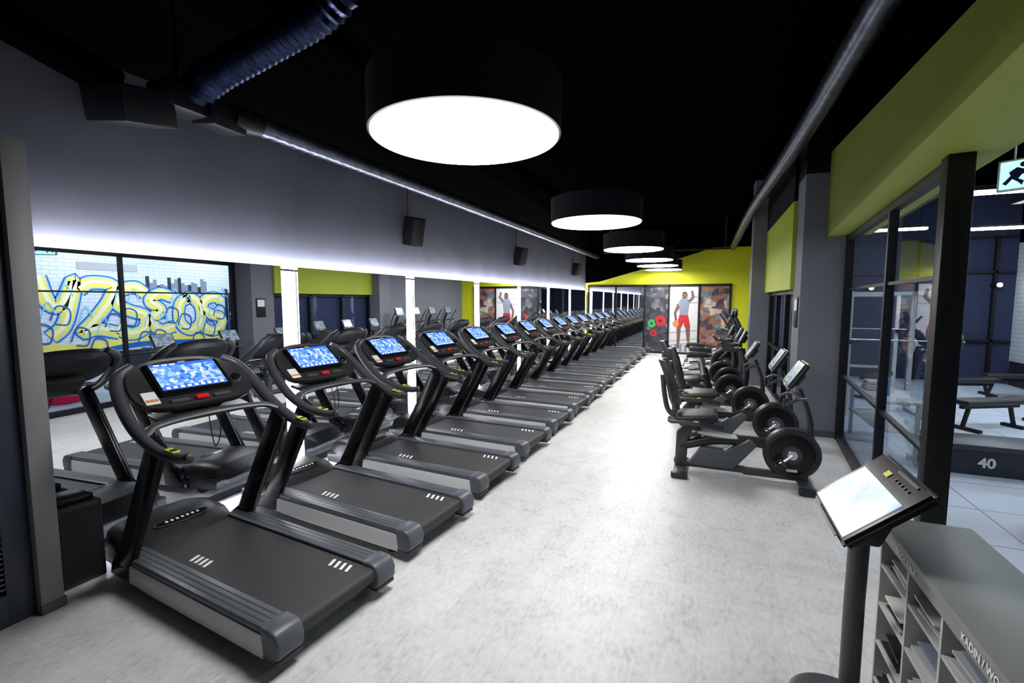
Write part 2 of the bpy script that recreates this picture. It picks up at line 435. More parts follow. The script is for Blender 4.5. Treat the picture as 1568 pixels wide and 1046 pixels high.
# ------------------------------------------------------------------ right side structure
def gx(y, off=0.0): return 1.03+.0925*y+off
b = MB()
b.b2((1.2, 7.8, 0), (1.82, 8.4, 3.7), M['column']); b.b2((1.2, 7.8, 3.7), (1.82, 8.4, CZ), M['black']); b.obj("structural_column")
b = MB(); b.b2((.88, 12.0, 0), (1.45, 12.5, CZ), M['column']); b.obj("structural_column")
b = MB(); b.b2((1.15, 8.4, 2.12), (1.5, 12.0, 3.45), M['lime']); b.obj("beam_green_far")
b = MB(); b.b2((1.15, 8.4, 3.45), (1.5, 12.0, CZ), M['black']); b.obj("wall_right_upper")
b = MB(); b.b2((1.3, 12.5, 0), (1.5, EY, CZ), M['column']); b.obj("wall_right")
b = MB(); b.b2((1.36, 8.4, 0), (1.46, 12.0, 2.12), M['navywall'])
b.obj("wall_right_bay")
b = MB()
for yy in (8.43, 9.6, 10.8, 11.95): b.b2((1.25, yy-.03, 0), (1.33, yy+.03, 2.12), M['frame'])
for zz in (.05, 1.0, 2.08): b.b2((1.25, 8.4, zz-.03), (1.33, 12, zz+.03), M['frame'])
b.add([(1.29, 8.4, .05), (1.29, 12, .05), (1.29, 12, 2.1), (1.29, 8.4, 2.1)], [[0, 1, 2, 3]], M['glass'])
b.obj("window_1")
def fx(y): return .759+.0925*y
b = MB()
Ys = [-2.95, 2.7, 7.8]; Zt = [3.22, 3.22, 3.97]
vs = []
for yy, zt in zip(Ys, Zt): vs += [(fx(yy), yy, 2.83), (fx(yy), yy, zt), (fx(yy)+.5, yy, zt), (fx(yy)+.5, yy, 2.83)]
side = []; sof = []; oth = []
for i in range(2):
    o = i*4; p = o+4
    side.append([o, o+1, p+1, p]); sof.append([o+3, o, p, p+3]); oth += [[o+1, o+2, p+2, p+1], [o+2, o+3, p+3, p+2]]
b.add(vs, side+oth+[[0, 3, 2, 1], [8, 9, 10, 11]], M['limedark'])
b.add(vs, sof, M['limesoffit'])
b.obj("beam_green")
b = MB(); vs = []
for yy, zt in zip(Ys, Zt): vs += [(fx(yy)+.02, yy, zt), (fx(yy)+.02, yy, CZ), (fx(yy)+.48, yy, CZ), (fx(yy)+.48, yy, zt)]
b.add(vs, side+sof+oth+[[0, 3, 2, 1], [8, 9, 10, 11]], M['ceil']); b.obj("wall_right_above_beam")

# near glazing
b = MB()
ang = math.atan(.0925)
def mull(y0, w, d, z0=0, z1=2.83): b.box((gx(y0), y0, (z0+z1)/2), (d, w, z1-z0), M['frame'], rot=(0, 0, -ang))
mull(7.74, .09, .09); mull(5.35, .06, .07); mull(3.95, .05, .06)
def rail(ya, yb, z, h, d=.07):
    yc = (ya+yb)/2; b.box((gx(yc), yc, z), (d, (yb-ya)/math.cos(ang), h), M['frame'], rot=(0, 0, -ang))
rail(3.88, 7.75, 2.79, .08); rail(3.88, 7.75, .05, .1); rail(3.88, 7.75, 2.1, .03, .04); rail(3.88, 7.75, .92, .03, .04)
b.add([(gx(3.9), 3.9, .08), (gx(7.72), 7.72, .08), (gx(7.72), 7.72, 2.76), (gx(3.9), 3.9, 2.76)], [[0, 1, 2, 3]], M['glass'])
b.obj("window_2")
b = MB(); b.box((gx(3.78), 3.78, 1.415), (.13, .13, 2.83), M['frame'], rot=(0, 0, -ang), bev=.004); b.obj("steel_post")
simple("baseboard_column", (1.19, 7.785, 0), (1.83, 7.8, .09), M['rail'])
simple("baseboard_left", (WX, 1.56, 0), (WX+.012, EY, .06), M['rail'])
b = MB(); b.b2((1.185, 7.9, 1.55), (1.2, 8.15, 2.0), M['frame'], .003); b.b2((1.18, 7.93, 1.8), (1.186, 8.12, 1.96), M['white']); b.obj("notice_board")

# ------------------------------------------------------------------ lamps
def drum():
    b = MB(); R = .6
    b.disc([(R, 0), (R+.012, .0), (R+.012, .31), (R-.04, .315), (.0005, .315)], M['lampbody'], 64)
    b.disc([(R-.005, -.003), (R-.005, -.012), (.001, -.012)], M['disc'], 64)
    for a in range(4):
        x, y = .5*math.cos(a*PI/2+.6), .5*math.sin(a*PI/2+.6)
        b.cyl((x, y, .31), (x, y, CZ-3.0), .003, M['ceil'], 6)
    return b.mesh("pendant_drum_light", 40)
dm = drum()
for (x, y) in ((-1.48, 2.78), (-1.45, 6.45), (-1.48, 10.1), (-1.48, 12.9), (-1.48, 15.1), (-1.48, 17.1)):
    place(dm, "pendant_drum_light", (x, y, 3.0))

# ------------------------------------------------------------------ ducts
def corrug(pts, r, mat, name, step=.05, amp=.012, seg=20):
    b = MB(); P = cr(pts, 40)
    out = [P[0]]; acc = 0
    for i in range(1, len(P)):
        d = (P[i]-P[i-1]).length; u = 0
        while acc + (d-u) >= step:
            u += step-acc; acc = 0; out.append(P[i-1].lerp(P[i], u/d))
        acc += d-u
    rad = [r + (amp if i % 2 else -amp*.6) for i in range(len(out))]
    b.tube(out, rad, mat, seg)
    return b.obj(name, angle=25)
corrug([(-3.95, 3.32, 3.58), (-3.95, 8, 3.6), (-3.95, 17.9, 3.6)], .09, M['duct'], "spiral_duct", .06, .008)
corrug([(.97, -1.5, 3.82), (.92, 6, 3.82), (.76, 11.5, 3.82), (.70, 17.9, 3.75)], .095, M['duct'], "spiral_duct", .07, .008)
fd = corrug([(-4.0, 2.75, 3.66), (-3.7, 2.75, 3.77), (-3.1, 2.74, 3.88), (-2.5, 2.70, 3.98), (-2.29, 2.68, 4.15), (-2.26, 2.68, 4.55)], .125, M['ductblue'], "flexible_duct", .032, .011)
b = MB()
b.box((-4.12, 2.33, 3.42), (.40, .42, .26), M['ductdark'], rot=(.2, .1, .15), bev=.02)
b.box((-4.02, 2.98, 3.55), (.26, .34, .22), M['ductdark'], rot=(0, .1, .1), bev=.02)
b.box((-4.06, 2.65, 3.58), (.26, .34, .2), M['ductdark'], bev=.02)
b.cyl((-3.98, 3.05, 3.58), (-3.95, 3.32, 3.58), .12, M['ductdark'], 20, .10)
b.cyl((-4.15, 2.25, 3.55), (-4.2, 1.0, 3.9), .12, M['ceil'], 20)
b.tube([(-4.06, 2.65, 3.66), (-4.06, 2.65, CZ)], .012, M['ceil'], 8)
jb = b.obj("duct_junction_box"); fd.parent = jb
b = MB()
b.b2((-3.4, 16.4, 3.55), (.6, 16.46, 3.60), M['plastic']); b.b2((-3.2, 16.4, 3.6), (-3.14, 16.46, CZ), M['plastic']); b.b2((.4, 16.4, 3.6), (.46, 16.46, CZ), M['plastic'])
b.obj("cable_tray")

# ------------------------------------------------------------------ speakers
def speaker():
    b = MB()
    b.box((.13, 0, 0), (.22, .26, .44), M['glossblack'], rot=(0, math.radians(12), 0), bev=.02)
    b.box((.245, 0, -.02), (.01, .22, .40), M['pad'], rot=(0, math.radians(12), 0), bev=.004)
    b.b2((-.02, -.03, .0), (.06, .03, .1), M['frame'], .005)
    b.cyl((0, 0, .2), (0, 0, .75), .006, M['frame'], 6)
    return b.mesh("wall_speaker")
sm = speaker()
for y in (6.35, 10.9, 16.2): place(sm, "wall_speaker", (WX+.02, y, 3.02), math.radians(-15))

# ------------------------------------------------------------------ treadmill
def treadmill():
    b = MB()
    b.prism([(.05, .07), (.05, .15), (1.6, .16), (2.12, .16), (2.12, .05), (1.5, .05)], -.37, .37, M['plastic'], .01)
    prof = [(.03+.045*math.cos(a), .17+.045*math.sin(a)) for a in [PI*1.5-PI*i/8 for i in range(9)]]
    prof = [(1.62, .125)] + prof + [(1.62, .215)]
    b.prism(prof, -.275, .275, M['belt'])
    for s in (-1, 1):
        ya, yb = (.285, .43)
        lo, hi = (min(s*ya, s*yb), max(s*ya, s*yb))
        b.prism([(.06, .055), (.06, .19), (1.60, .19), (1.74, .17), (1.66, .07), (1.2, .055)], *(sorted((s*.39, s*.434))), M['silver'], .006)
        b.b2((.10, lo, .19), (1.62, hi, .232), M['rail'], .012)
        for k in range(3):
            yy = s*(.325+.035*k); b.b2((.13, yy-.004, .2312), (1.58, yy+.004, .2328), M['rib'])
        b.prism([(-.03, .10), (-.035, .17), (-.01, .222), (.03, .238), (.115, .238), (.095, .075), (.0, .07)], *(sorted((s*.274, s*.441))), M['rail'], .016, 3)
        b.b2((-.02, min(s*.28, s*.44), .055), (.10, max(s*.28, s*.44), .085), M['plastic'], .01)
        b.cyl((.22, s*.33, 0), (.22, s*.33, .025), .05, M['glossblack'], 20)
        b.cyl((.22, s*.33, .02), (.22, s*.33, .08), .018, M['chrome'], 10)
        b.cyl((1.9, s*.30, .055), (1.9, s*.36, .055), .055, M['glossblack'], 20)
        b.prism([(1.50, .06), (1.78, .06), (1.74, .17), (1.62, .26), (1.47, .26)], *(sorted((s*.375, s*.435))), M['glossblack'], .015)
        b.prism([(1.50, .16), (1.68, .16), (1.20, 1.02), (1.13, 1.13), (1.0, 1.06), (1.03, .98)], *(sorted((s*.385, s*.44))), M['glossblack'], .014)
        path = cr([(1.60, s*.30, 1.50), (1.56, s*.40, 1.43), (1.42, s*.445, 1.30), (1.22, s*.46, 1.15), (1.0, s*.455, 1.06), (.82, s*.435, 1.035), (.74, s*.415, 1.04)], 5)
        b.tube(path, lerp_list([.03, .042, .045, .042, .038, .036, .030], len(path)), M['plastic2'], 14, (1.0, .85))
        b.tube([(.745, s*.415, 1.04), (.725, s*.41, 1.041), (.715, s*.407, 1.042)], [.032, .028, .012], M['plastic'], 14)
        b.box((.86, s*.437, 1.073), (.085, .045, .010), M['yellow'], rot=(0, math.radians(-6), s*.1), bev=.004)
        b.box((.845, s*.437, 1.079), (.03, .03, .004), M['plastic'], rot=(0, math.radians(-6), 0))
        b.tube(cr([(1.48, s*.40, 1.33), (1.3, s*.42, 1.17), (1.1, s*.42, 1.08)], 4), .012, M['chrome'], 8)
    for cx, cy in ((1.08, .2), (.22, -.2)):
        for i in range(4):
            b.box((cx+i*.05-.07, cy, .2165), (.02, .075, .003), M['white'], rot=(0, 0, .35))
    xs = [1.55, 1.62, 1.75, 1.95, 2.08, 2.15]
    hw = [.30, .34, .37, .375, .34, .25]; zt = [.215, .265, .305, .315, .29, .20]
    vs = []; fs = []; N = 13
    for x, w, t in zip(xs, hw, zt):
        for k in range(N):
            a = PI*k/(N-1); cx = math.copysign(abs(math.cos(a))**.45, math.cos(a)); sz = abs(math.sin(a))**.45
            vs.append((x, w*cx, .10+(t-.10)*sz))
    for i in range(len(xs)-1):
        for k in range(N-1): fs.append([i*N+k, i*N+k+1, (i+1)*N+k+1, (i+1)*N+k])
        fs.append([i*N, (i+1)*N, (i+1)*N+N-1, i*N+N-1])
    fs.append(list(range(N))); fs.append([(len(xs)-1)*N+k for k in range(N)])
    b.add(vs, fs, M['plastic'])
    T = Matrix.Translation((1.70, 0, .296)) @ Matrix.Rotation(math.radians(-14), 4, 'Y') @ Matrix.Diagonal((.045, .19, 1, 1))
    b.disc([(1, 0), (1, .006), (.001, .006)], M['chrome'], 32, T)
    T = Matrix.Translation((1.699, 0, .299)) @ Matrix.Rotation(math.radians(-14), 4, 'Y') @ Matrix.Diagonal((.038, .18, 1, 1))
    b.disc([(1, 0), (1, .006), (.001, .006)], M['glossblack'], 32, T)
    for i in range(7): b.box((1.697, -.11+i*.036, .307), (.022, .018, .002), M['white'], rot=(0, math.radians(-14), 0))
    C = Vector((1.45, 0, 1.37)); U = Vector((0, 1, 0)); W = Vector((math.sin(math.radians(50)), 0, math.cos(math.radians(50)))); Nn = U.cross(W)*-1
    if Nn.z < 0: Nn = -Nn
    def cp(u, w, n): return C + U*u + W*w + Nn*n
    def shield(sc_, n):
        pts = []
        for k in range(40):
            t = 2*PI*k/40; c, s_ = math.cos(t), math.sin(t)
            u = .40*math.copysign(abs(c)**.62, c); w = .235*math.copysign(abs(s_)**.62, s_)
            u *= 1.0 + .03*max(0, -w/.235) - .12*max(0, w/.235)
            w += .02*(1-(u/.4)**2)
            pts.append(cp(u*sc_, w*sc_, n))
        return pts
    rings = [shield(.82, -.075), shield(.97, -.045), shield(1.0, -.012), shield(.985, .004), shield(.93, .0), shield(.90, -.006)]
    vs = [v for r in rings for v in r]; fs = []
    for i in range(len(rings)-1):
        for k in range(40): fs.append([i*40+k, i*40+(k+1) % 40, (i+1)*40+(k+1) % 40, (i+1)*40+k])
    fs.append(list(range(40))); fs.append([(len(rings)-1)*40+k for k in range(40)])
    b.add(vs, fs, M['plastic'])
    def cbox(u, w, n, du, dw, dn, mat, bev=0):
        Mx = Matrix(((W.x, U.x, Nn.x, 0), (W.y, U.y, Nn.y, 0), (W.z, U.z, Nn.z, 0), (0, 0, 0, 1)))
        Mx.translation = cp(u, w, n)
        bm = bmesh.new(); bmesh.ops.create_cube(bm, size=1)
        for v in bm.verts: v.co = Vector((v.co.x*dw, v.co.y*du, v.co.z*dn))
        if bev: bmesh.ops.bevel(bm, geom=list(bm.edges), offset=bev, segments=2, affect='EDGES')
        b.addbm(bm, mat, Mx)
    cbox(0, .045, .005, .50, .30, .03, M['glossblack'], .012)
    cbox(0, .055, .0205, .43, .245, .003, M['screen'])
    cbox(0, .165, .0222, .43, .025, .001, M['screenbar']); cbox(0, -.052, .0222, .43, .030, .001, M['screenbar'])
    for i in range(9): cbox(-.18+.045*i, -.052, .0232, .024, .018, .001, M['icon'])
    for i in range(3): cbox(.17-.05*i, .165, .0232, .035, .010, .001, M['icon'])
    cbox(0, .185, .021, .05, .014, .004, M['yellow'], .002)
    cbox(0, -.155, .006, .09, .035, .02, M['red'], .006)
    cbox(.30, -.10, .0, .085, .11, .006, M['paper'], .002)
    cbox(.30, -.125, .002, .07, .02, .006, M['g_org'], 0)
    cbox(-.14, -.155, .0, .12, .03, .012, M['plastic2'], .003); cbox(.14, -.155, .0, .12, .03, .012, M['plastic2'], .003)
    for u, w_, r in ((-.305, -.02, .034),):
        Mx = Matrix(((U.x, W.x, Nn.x, 0), (U.y, W.y, Nn.y, 0), (U.z, W.z, Nn.z, 0), (0, 0, 0, 1))); Mx.translation = cp(u, w_, -.005)
        b.disc([(r, 0), (r, .02), (r*.8, .026), (.001, .026)], M['glossblack'], 24, Mx)
        b.disc([(r*1.15, 0), (r*1.15, .008), (.001, .008)], M['chrome'], 24, Mx)
    path = cr([(1.15, -.45, 1.12), (1.20, -.34, 1.16), (1.24, 0, 1.17), (1.20, .34, 1.16), (1.15, .45, 1.12)], 6)
    b.tube(path, .026, M['plastic2'], 12, (.8, 1.3))
    b.box((1.32, 0, 1.17), (.2, .62, .022), M['plastic'], rot=(0, math.radians(-10), 0), bev=.008)
    b.prism([(1.30, 1.15), (1.50, 1.30), (1.55, 1.25), (1.4, 1.1)], -.16, .16, M['plastic'], .02)
    b.tube(cr([(1.27, 0, 1.2), (1.19, .03, 1.05), (1.2, .0, .93), (1.22, -.05, 1.02), (1.26, -.06, 1.18)], 6), .004, M['glossblack'], 6)
    return b.mesh("treadmill")
tm = treadmill()
for i in range(14):
    place(tm, "treadmill", (-1.97, 2.07+1.165*i, 0), math.radians(180-(5.5 if i < 2 else 4.0)))

# ------------------------------------------------------------------ bikes
def flywheel(b, x, z, r, wdt=.13):
    Mx = Matrix.Translation((x, -wdt/2, z)) @ Matrix.Rotation(-PI/2, 4, 'X')
    b.disc([(r*.93, 0), (r, .02), (r, wdt-.02), (r*.93, wdt), (r*.86, wdt), (r*.84, wdt-.012), (.001, wdt-.012)], M['plastic'], 48, Mx)
    for s in (-1, 1):
        y = s*wdt/2
        Mx = Matrix.Translation((x, y, z)) @ Matrix.Rotation(-s*PI/2, 4, 'X')
        b.disc([(r*.80, -.01), (r*.78, .008), (r*.60, .012), (.001, .012)], M['glossblack'], 40, Mx)
        b.disc([(r*.36, .012), (r*.34, .026), (.001, .026)], M['plastic2'], 32, Mx)
        b.disc([(r*.20, .026), (r*.17, .04), (.001, .04)], M['chrome'], 24, Mx)
        b.box((x, s*(wdt/2+.013), z-r*.62), (.10, .004, .028), M['white'], bev=.001)
        dx, dz = (.12*s, .10*s)
        b.tube([(x, s*(wdt/2+.04), z), (x+dx, s*(wdt/2+.06), z+dz)], .016, M['chrome'], 10)
        b.box((x+dx, s*(wdt/2+.12), z+dz), (.10, .10, .03), M['plastic'], rot=(0, .3, 0), bev=.008)
        b.tube(cr([(x+dx-.05, s*(wdt/2+.08), z+dz+.01), (x+dx, s*(wdt/2+.12), z+dz+.07), (x+dx+.05, s*(wdt/2+.16), z+dz+.01)], 4), .01, M['plastic2'], 8, (.5, 2))

def console(b, x, z, tilt, w=.36, h=.27):
    R = Matrix.Translation((x, 0, z)) @ Matrix.Rotation(tilt, 4, 'Y')
    def cb(c, d, mat, bev=0):
        bm = bmesh.new(); bmesh.ops.create_cube(bm, size=1)
        for v in bm.verts: v.co = Vector((v.co.x*d[0]+0, v.co.y*d[1], v.co.z*d[2]))
        if bev: bmesh.ops.bevel(bm, geom=list(bm.edges), offset=bev, segments=3, affect='EDGES')
        b.addbm(bm, mat, R @ Matrix.Translation(c))
    cb((0, 0, 0), (.05, w, h), M['plastic'], .022)
    cb((-.026, 0, .015), (.004, w*.84, h*.76), M['screen3'])
    cb((-.026, 0, -h*.42), (.004, w*.3, .012), M['yellow'])
    cb((.04, 0, -.02), (.06, w*.5, h*.5), M['plastic2'], .015)

def recumbent():
    b = MB()
    for x, w in ((0, .52), (1.22, .56)):
        b.box((x, 0, .045), (.13, w, .05), M['plastic2'], bev=.02, seg=3)
        for s in (-1, 1): b.box((x, s*w/2, .035), (.17, .08, .07), M['plastic'], bev=.02, seg=3)
    b.box((.95, 0, .09), (.62, .12, .06), M['plastic2'], bev=.015)
    b.box((.35, 0, .10), (.65, .10, .06), M['plastic2'], bev=.015)
    b.prism([(.08, .10), (.55, .10), (.78, .40), (.70, .46), (.45, .30), (.22, .32)], -.07, .07, M['rail'], .02, 3)
    b.prism([(-.06, .06), (.06, .06), (.08, .42), (.22, .60), (.10, .62), (-.05, .46)], -.05, .05, M['plastic2'], .02, 3)
    b.tube([(.02, 0, .50), (.72, 0, .42)], .045, M['silver'], 14, (.8, 1.1))
    b.tube(cr([(.0, 0, .30), (.35, 0, .40), (.75, 0, .42), (1.05, 0, .38)], 5), .055, M['plastic'], 14)
    b.box((.16, 0, .655), (.44, .42, .09), M['pad'], rot=(0, math.radians(-6), 0), bev=.04, seg=4)
    b.box((.16, 0, .60), (.36, .34, .05), M['plastic2'], rot=(0, math.radians(-6), 0), bev=.02)
    b.tube([(.16, 0, .42), (.16, 0, .60)], .05, M['plastic'], 12)
    pts = [(-.06, .74), (-.10, .84), (-.13, .98), (-.17, 1.13), (-.23, 1.28)]
    hw = [.15, .20, .205, .19, .14]
    vs = []; fs = []; N = 9
    for th in (0, 1):
        for (x, z), w in zip(pts, hw):
            for k in range(N):
                t = -1+2*k/(N-1); vs.append((x+.05*t*t-.045*th, w*t, z))
    R_ = len(pts)
    for th in (0, 1):
        for i in range(R_-1):
            for k in range(N-1):
                o = th*R_*N; q = [o+i*N+k, o+i*N+k+1, o+(i+1)*N+k+1, o+(i+1)*N+k]; fs.append(q)
    for k in range(N-1): fs += [[k, k+1, R_*N+k+1, R_*N+k], [(R_-1)*N+k, (R_-1)*N+k+1, R_*N+(R_-1)*N+k+1, R_*N+(R_-1)*N+k]]
    for i in range(R_-1): fs += [[i*N, (i+1)*N, R_*N+(i+1)*N, R_*N+i*N], [i*N+N-1, (i+1)*N+N-1, R_*N+(i+1)*N+N-1, R_*N+i*N+N-1]]
    b.add(vs, fs, M['pad'])
    b.tube(cr([(.0, 0, .58), (-.14, 0, .68), (-.19, 0, .85), (-.22, 0, 1.1)], 5), .028, M['plastic2'], 10)
    for s in (-1, 1):
        path = cr([(-.12, s*.16, .64), (-.10, s*.27, .63), (.05, s*.30, .64), (.28, s*.30, .62), (.42, s*.29, .60)], 5)
        b.tube(path, .021, M['plastic2'], 12)
        b.tube([(.20, s*.30, .63), (.43, s*.29, .60)], .026, M['plastic'], 12)
        b.box((.16, s*.30, .655), (.05, .03, .008), M['yellow'])
    flywheel(b, 1.10, .34, .27)
    b.tube(cr([(1.20, 0, .10), (1.26, 0, .40), (1.25, 0, .72), (1.15, 0, 1.03)], 6), lerp_list([.07, .055, .035, .03], 19), M['plastic'], 14, (1, .8))
    path = cr([(1.00, -.25, .90), (1.10, -.20, .95), (1.20, 0, .93), (1.10, .20, .95), (1.00, .25, .90)], 5)
    b.tube(path, .018, M['plastic2'], 10)
    console(b, 1.10, 1.18, math.radians(32), .42, .32)
    b.cyl((1.0, -.17, .86), (1.0, -.17, .95), .03, M['plastic'], 14)
    return b.mesh("recumbent_exercise_bike")
def upright():
    b = MB()
    for x, w in ((.15, .5), (1.15, .5)):
        b.box((x, 0, .045), (.13, w, .05), M['plastic2'], bev=.02, seg=3)
        for s in (-1, 1): b.box((x, s*w/2, .035), (.16, .07, .07), M['plastic'], bev=.02)
    b.box((.65, 0, .09), (1.0, .11, .06), M['plastic2'], bev=.015)
    flywheel(b, .82, .36, .27)
    b.tube([(.50, 0, .10), (.36, 0, .60)], .055, M['plastic'], 14)
    b.tube([(.36, 0, .60), (.30, 0, .90)], .030, M['chrome'], 12)
    b.prism([(.05, .90), (.45, .92), (.50, .96), (.30, 1.0), (.08, 1.02)], -.11, .11, M['pad'], .03, 3)
    b.tube(cr([(1.0, 0, .35), (1.05, 0, .70), (.98, 0, 1.10)], 6), lerp_list([.08, .055, .04], 13), M['plastic'], 14)
    for s in (-1, 1):
        b.tube(cr([(.98, 0, 1.08), (.95, s*.14, 1.10), (.85, s*.24, 1.08), (.68, s*.25, 1.10), (.62, s*.22, 1.18)], 5), .02, M['plastic2'], 10)
    console(b, .98, 1.30, math.radians(25))
    return b.mesh("upright_exercise_bike")
def elliptical():
    b = MB()
    b.b2((0, -.3, .02), (.14, .3, .09), M['plastic2'], .02); b.b2((1.5, -.3, .02), (1.64, .3, .09), M['plastic2'], .02)
    b.b2((.05, -.06, .06), (1.6, .06, .13), M['plastic2'], .015)
    flywheel(b, 1.25, .45, .34, .2)
    b.prism([(.95, .10), (1.6, .10), (1.55, .75), (1.38, .86), (1.20, .80)], -.06, .06, M['plastic'], .02)
    b.tube(cr([(1.45, 0, .6), (1.50, 0, 1.1), (1.38, 0, 1.45)], 6), lerp_list([.08, .06, .045], 13), M['plastic'], 14)
    for s in (-1, 1):
        b.tube([(1.25+.15*s, s*.18, .45+.1*s), (.70, s*.18, .32+.07*s), (.15, s*.18, .20)], .03, M['silver'], 10)
        b.box((.60, s*.19, .35+.07*s), (.38, .15, .05), M['plastic'], rot=(0, -.1, 0), bev=.02)
        b.tube(cr([(1.20+.1*s, s*.26, .55), (1.42, s*.28, .95), (1.36-.07*s, s*.27, 1.30), (1.18-.1*s, s*.24, 1.62)], 5), .022, M['plastic2'], 10)
        b.tube([(1.40, 0, 1.0), (1.42, s*.28, .96)], .02, M['plastic2'], 10)
        b.tube(cr([(1.38, 0, 1.2), (1.25, s*.15, 1.22), (1.12, s*.16, 1.25)], 5), .018, M['plastic2'], 10)
    console(b, 1.34, 1.58, math.radians(20), .42, .3)
    return b.mesh("elliptical_trainer")
rb, ub, el = recumbent(), upright(), elliptical()
for (x, y) in ((-.24, 5.62), (-.24, 6.95), (-.45, 8.15)): place(rb, "recumbent_exercise_bike", (x, y, 0))
for (x, y) in ((-.40, 9.2), (-.40, 10.2), (-.50, 11.2)): place(ub, "upright_exercise_bike", (x, y, 0))
for (x, y) in ((-.82, 12.5), (-.70, 13.6), (-.65, 14.7), (-.65, 15.8)): place(el, "elliptical_trainer", (x, y, 0))

# ------------------------------------------------------------------ kiosk
b = MB()
b.disc([(.20, 0), (.20, .012), (.18, .022), (.001, .022)], M['plastic2'], 48, Matrix.Translation((.63, 2.54, 0)))
b.tube([(.685, 2.58, .02), (.685, 2.58, .5), (.69, 2.58, .90)], [.042, .042, .042], M['plastic2'], 24)
tl = math.atan2(.2, .23)
K = Matrix.Translation((.665, 2.56, 1.045)) @ Matrix.Rotation(-tl, 4, 'Y')
def kb(c, d, mat, bev=0, seg=2):
    bm = bmesh.new(); bmesh.ops.create_cube(bm, size=1)
    for v in bm.verts: v.co = Vector((v.co.x*d[0], v.co.y*d[1], v.co.z*d[2]))
    if bev: bmesh.ops.bevel(bm, geom=list(bm.edges), offset=bev, segments=seg, affect='EDGES')
    b.addbm(bm, mat, K @ Matrix.Translation(c))
kb((.035, 0, -.025), (.40, .58, .04), M['glossblack'], .016, 3)
kb((-.015, 0, -.003), (.26, .49, .004), M['screen2'])
kb((.09, 0, -.065), (.28, .40, .07), M['plastic'], .03, 3)
kb((.165, .06, -.003), (.03, .05, .004), M['yellow'], .001)
for i in range(5): kb((.17, -.03-.035*i, -.003), (.014, .014, .006), M['plastic2'], .002)
kb((.205, -.08, -.003), (.012, .22, .006), M['plastic2'], .002)
kb((-.165, .0, -.003), (.012, .42, .004), M['plastic2'], .001)
b.prism([(.64, .84), (.75, .84), (.83, 1.03), (.66, .97)], 2.50, 2.66, M['plastic'], .015)
b.obj("touchscreen_kiosk")

# ------------------------------------------------------------------ cubby shelf
b = MB()
SX0, SX1, SY0, SY1, SH = .835, 1.18, .9, 2.79, .878
b.b2((SX0-.015, SY0, SH-.03), (SX1, SY1+.01, SH), M['shelf'], .002)
b.b2((SX1-.015, SY0, .0), (SX1, SY1, SH-.03), M['shelfin'])
cols = [2.785, 2.45, 2.13, 1.81, 1.49, 1.17, .915]
rows = [.04, .240, .44, .64]
for y in cols: b.b2((SX0, y-.012, 0), (SX1-.015, y+.006, SH-.03), M['shelfedge'], .001)
for z in rows: b.b2((SX0+.002, SY0+.01, z-.008), (SX1-.015, SY1-.01, z+.008), M['shelfedge'], .001)
b.b2((SX0-.002, SY0+.01, .785), (SX0+.014, SY1-.01, SH-.03), M['shelf'])
b.b2((SX0+.01, SY0, 0), (SX1, SY1, .02), M['shelf'])
shelf_o = b.obj("cubby_shelf")
for yy, txt in ((2.47, "BODY TALK"), (1.82, "KADIN / WOMAN"), (1.2, "ERKEK / MAN")):
    cu = bpy.data.curves.new("label_text", 'FONT'); cu.body = txt; cu.size = .040; cu.extrude = .0006; cu.align_x = 'CENTER'; cu.offset = .001
    t = bpy.data.objects.new("shelf_label", cu); sc.collection.objects.link(t); cu.materials.append(M['white'])
    t.location = (SX0-.004, yy, .803)
    t.rotation_euler = (math.radians(90), 0, math.radians(-90)); t.parent = shelf_o
b = MB()
for i in range(len(cols)-1):
    ya, yb = cols[i+1]+.03, cols[i]-.03
    for z in rows:
        zz = z+.012
        for k in range(random.randint(6, 9)):
            th = random.uniform(.007, .0115)
            off = random.uniform(-.035, .02)
            b.box((SX0+.14+off, (ya+yb)/2+random.uniform(-.01, .01), zz+th/2), (.21, .21, th*.9), random.choice([M['paper'], M['paper'], M['plastic'], M['m_lgrey'], M['g_gry']]), rot=(0, 0, random.uniform(-.08, .08)))
            zz += th
o = b.obj("magazine_stack"); o.parent = shelf_o

# ------------------------------------------------------------------ floor speaker by the door
b = MB()
b.b2((-4.24, 1.60, 0.0), (-3.92, 1.86, .56), M['plastic'], .01)
b.b2((-3.925, 1.615, .03), (-3.915, 1.845, .53), M['pad'])
b.b2((-4.2, 1.64, .56), (-3.97, 1.84, .60), M['glossblack'], .01)
b.obj("subwoofer_speaker")

# ------------------------------------------------------------------ exit sign
b = MB()
b.box((0, 0, 0), (.40, .035, .22), M['white'], bev=.006)
b.box((0, -.02, 0), (.37, .006, .19), M['cyan'])
b.add([(x, -.0245, z) for x, z in ((-.14, .02), (-.10, .05), (-.06, .03), (-.03, .0), (-.05, -.02), (-.07, 0), (-.09, -.03), (-.06, -.05), (-.07, -.08), (-.09, -.055), (-.12, -.03), (-.15, -.07), (-.17, -.055), (-.13, -.005))], [list(range(14))], M['exitfig'])
b.disc([(.018, 0), (.001, .001)], M['exitfig'], 16, Matrix.Translation((-.07, -.0245, .065)) @ Matrix.Rotation(PI/2, 4, 'X'))
b.add([(x, -.0245, z) for x, z in ((.01, .02), (.08, .02), (.08, .06), (.16, 0), (.08, -.06), (.08, -.02), (.01, -.02))], [list(range(7))], M['exitfig'])
b.cyl((-.12, 0, .1), (-.12, 0, CZ-2.82), .006, M['white'], 8); b.cyl((.12, 0, .1), (.12, 0, CZ-2.82), .006, M['white'], 8)
b.obj("emergency_exit_sign", (2.08, 4.5, 2.84), math.radians(-35))

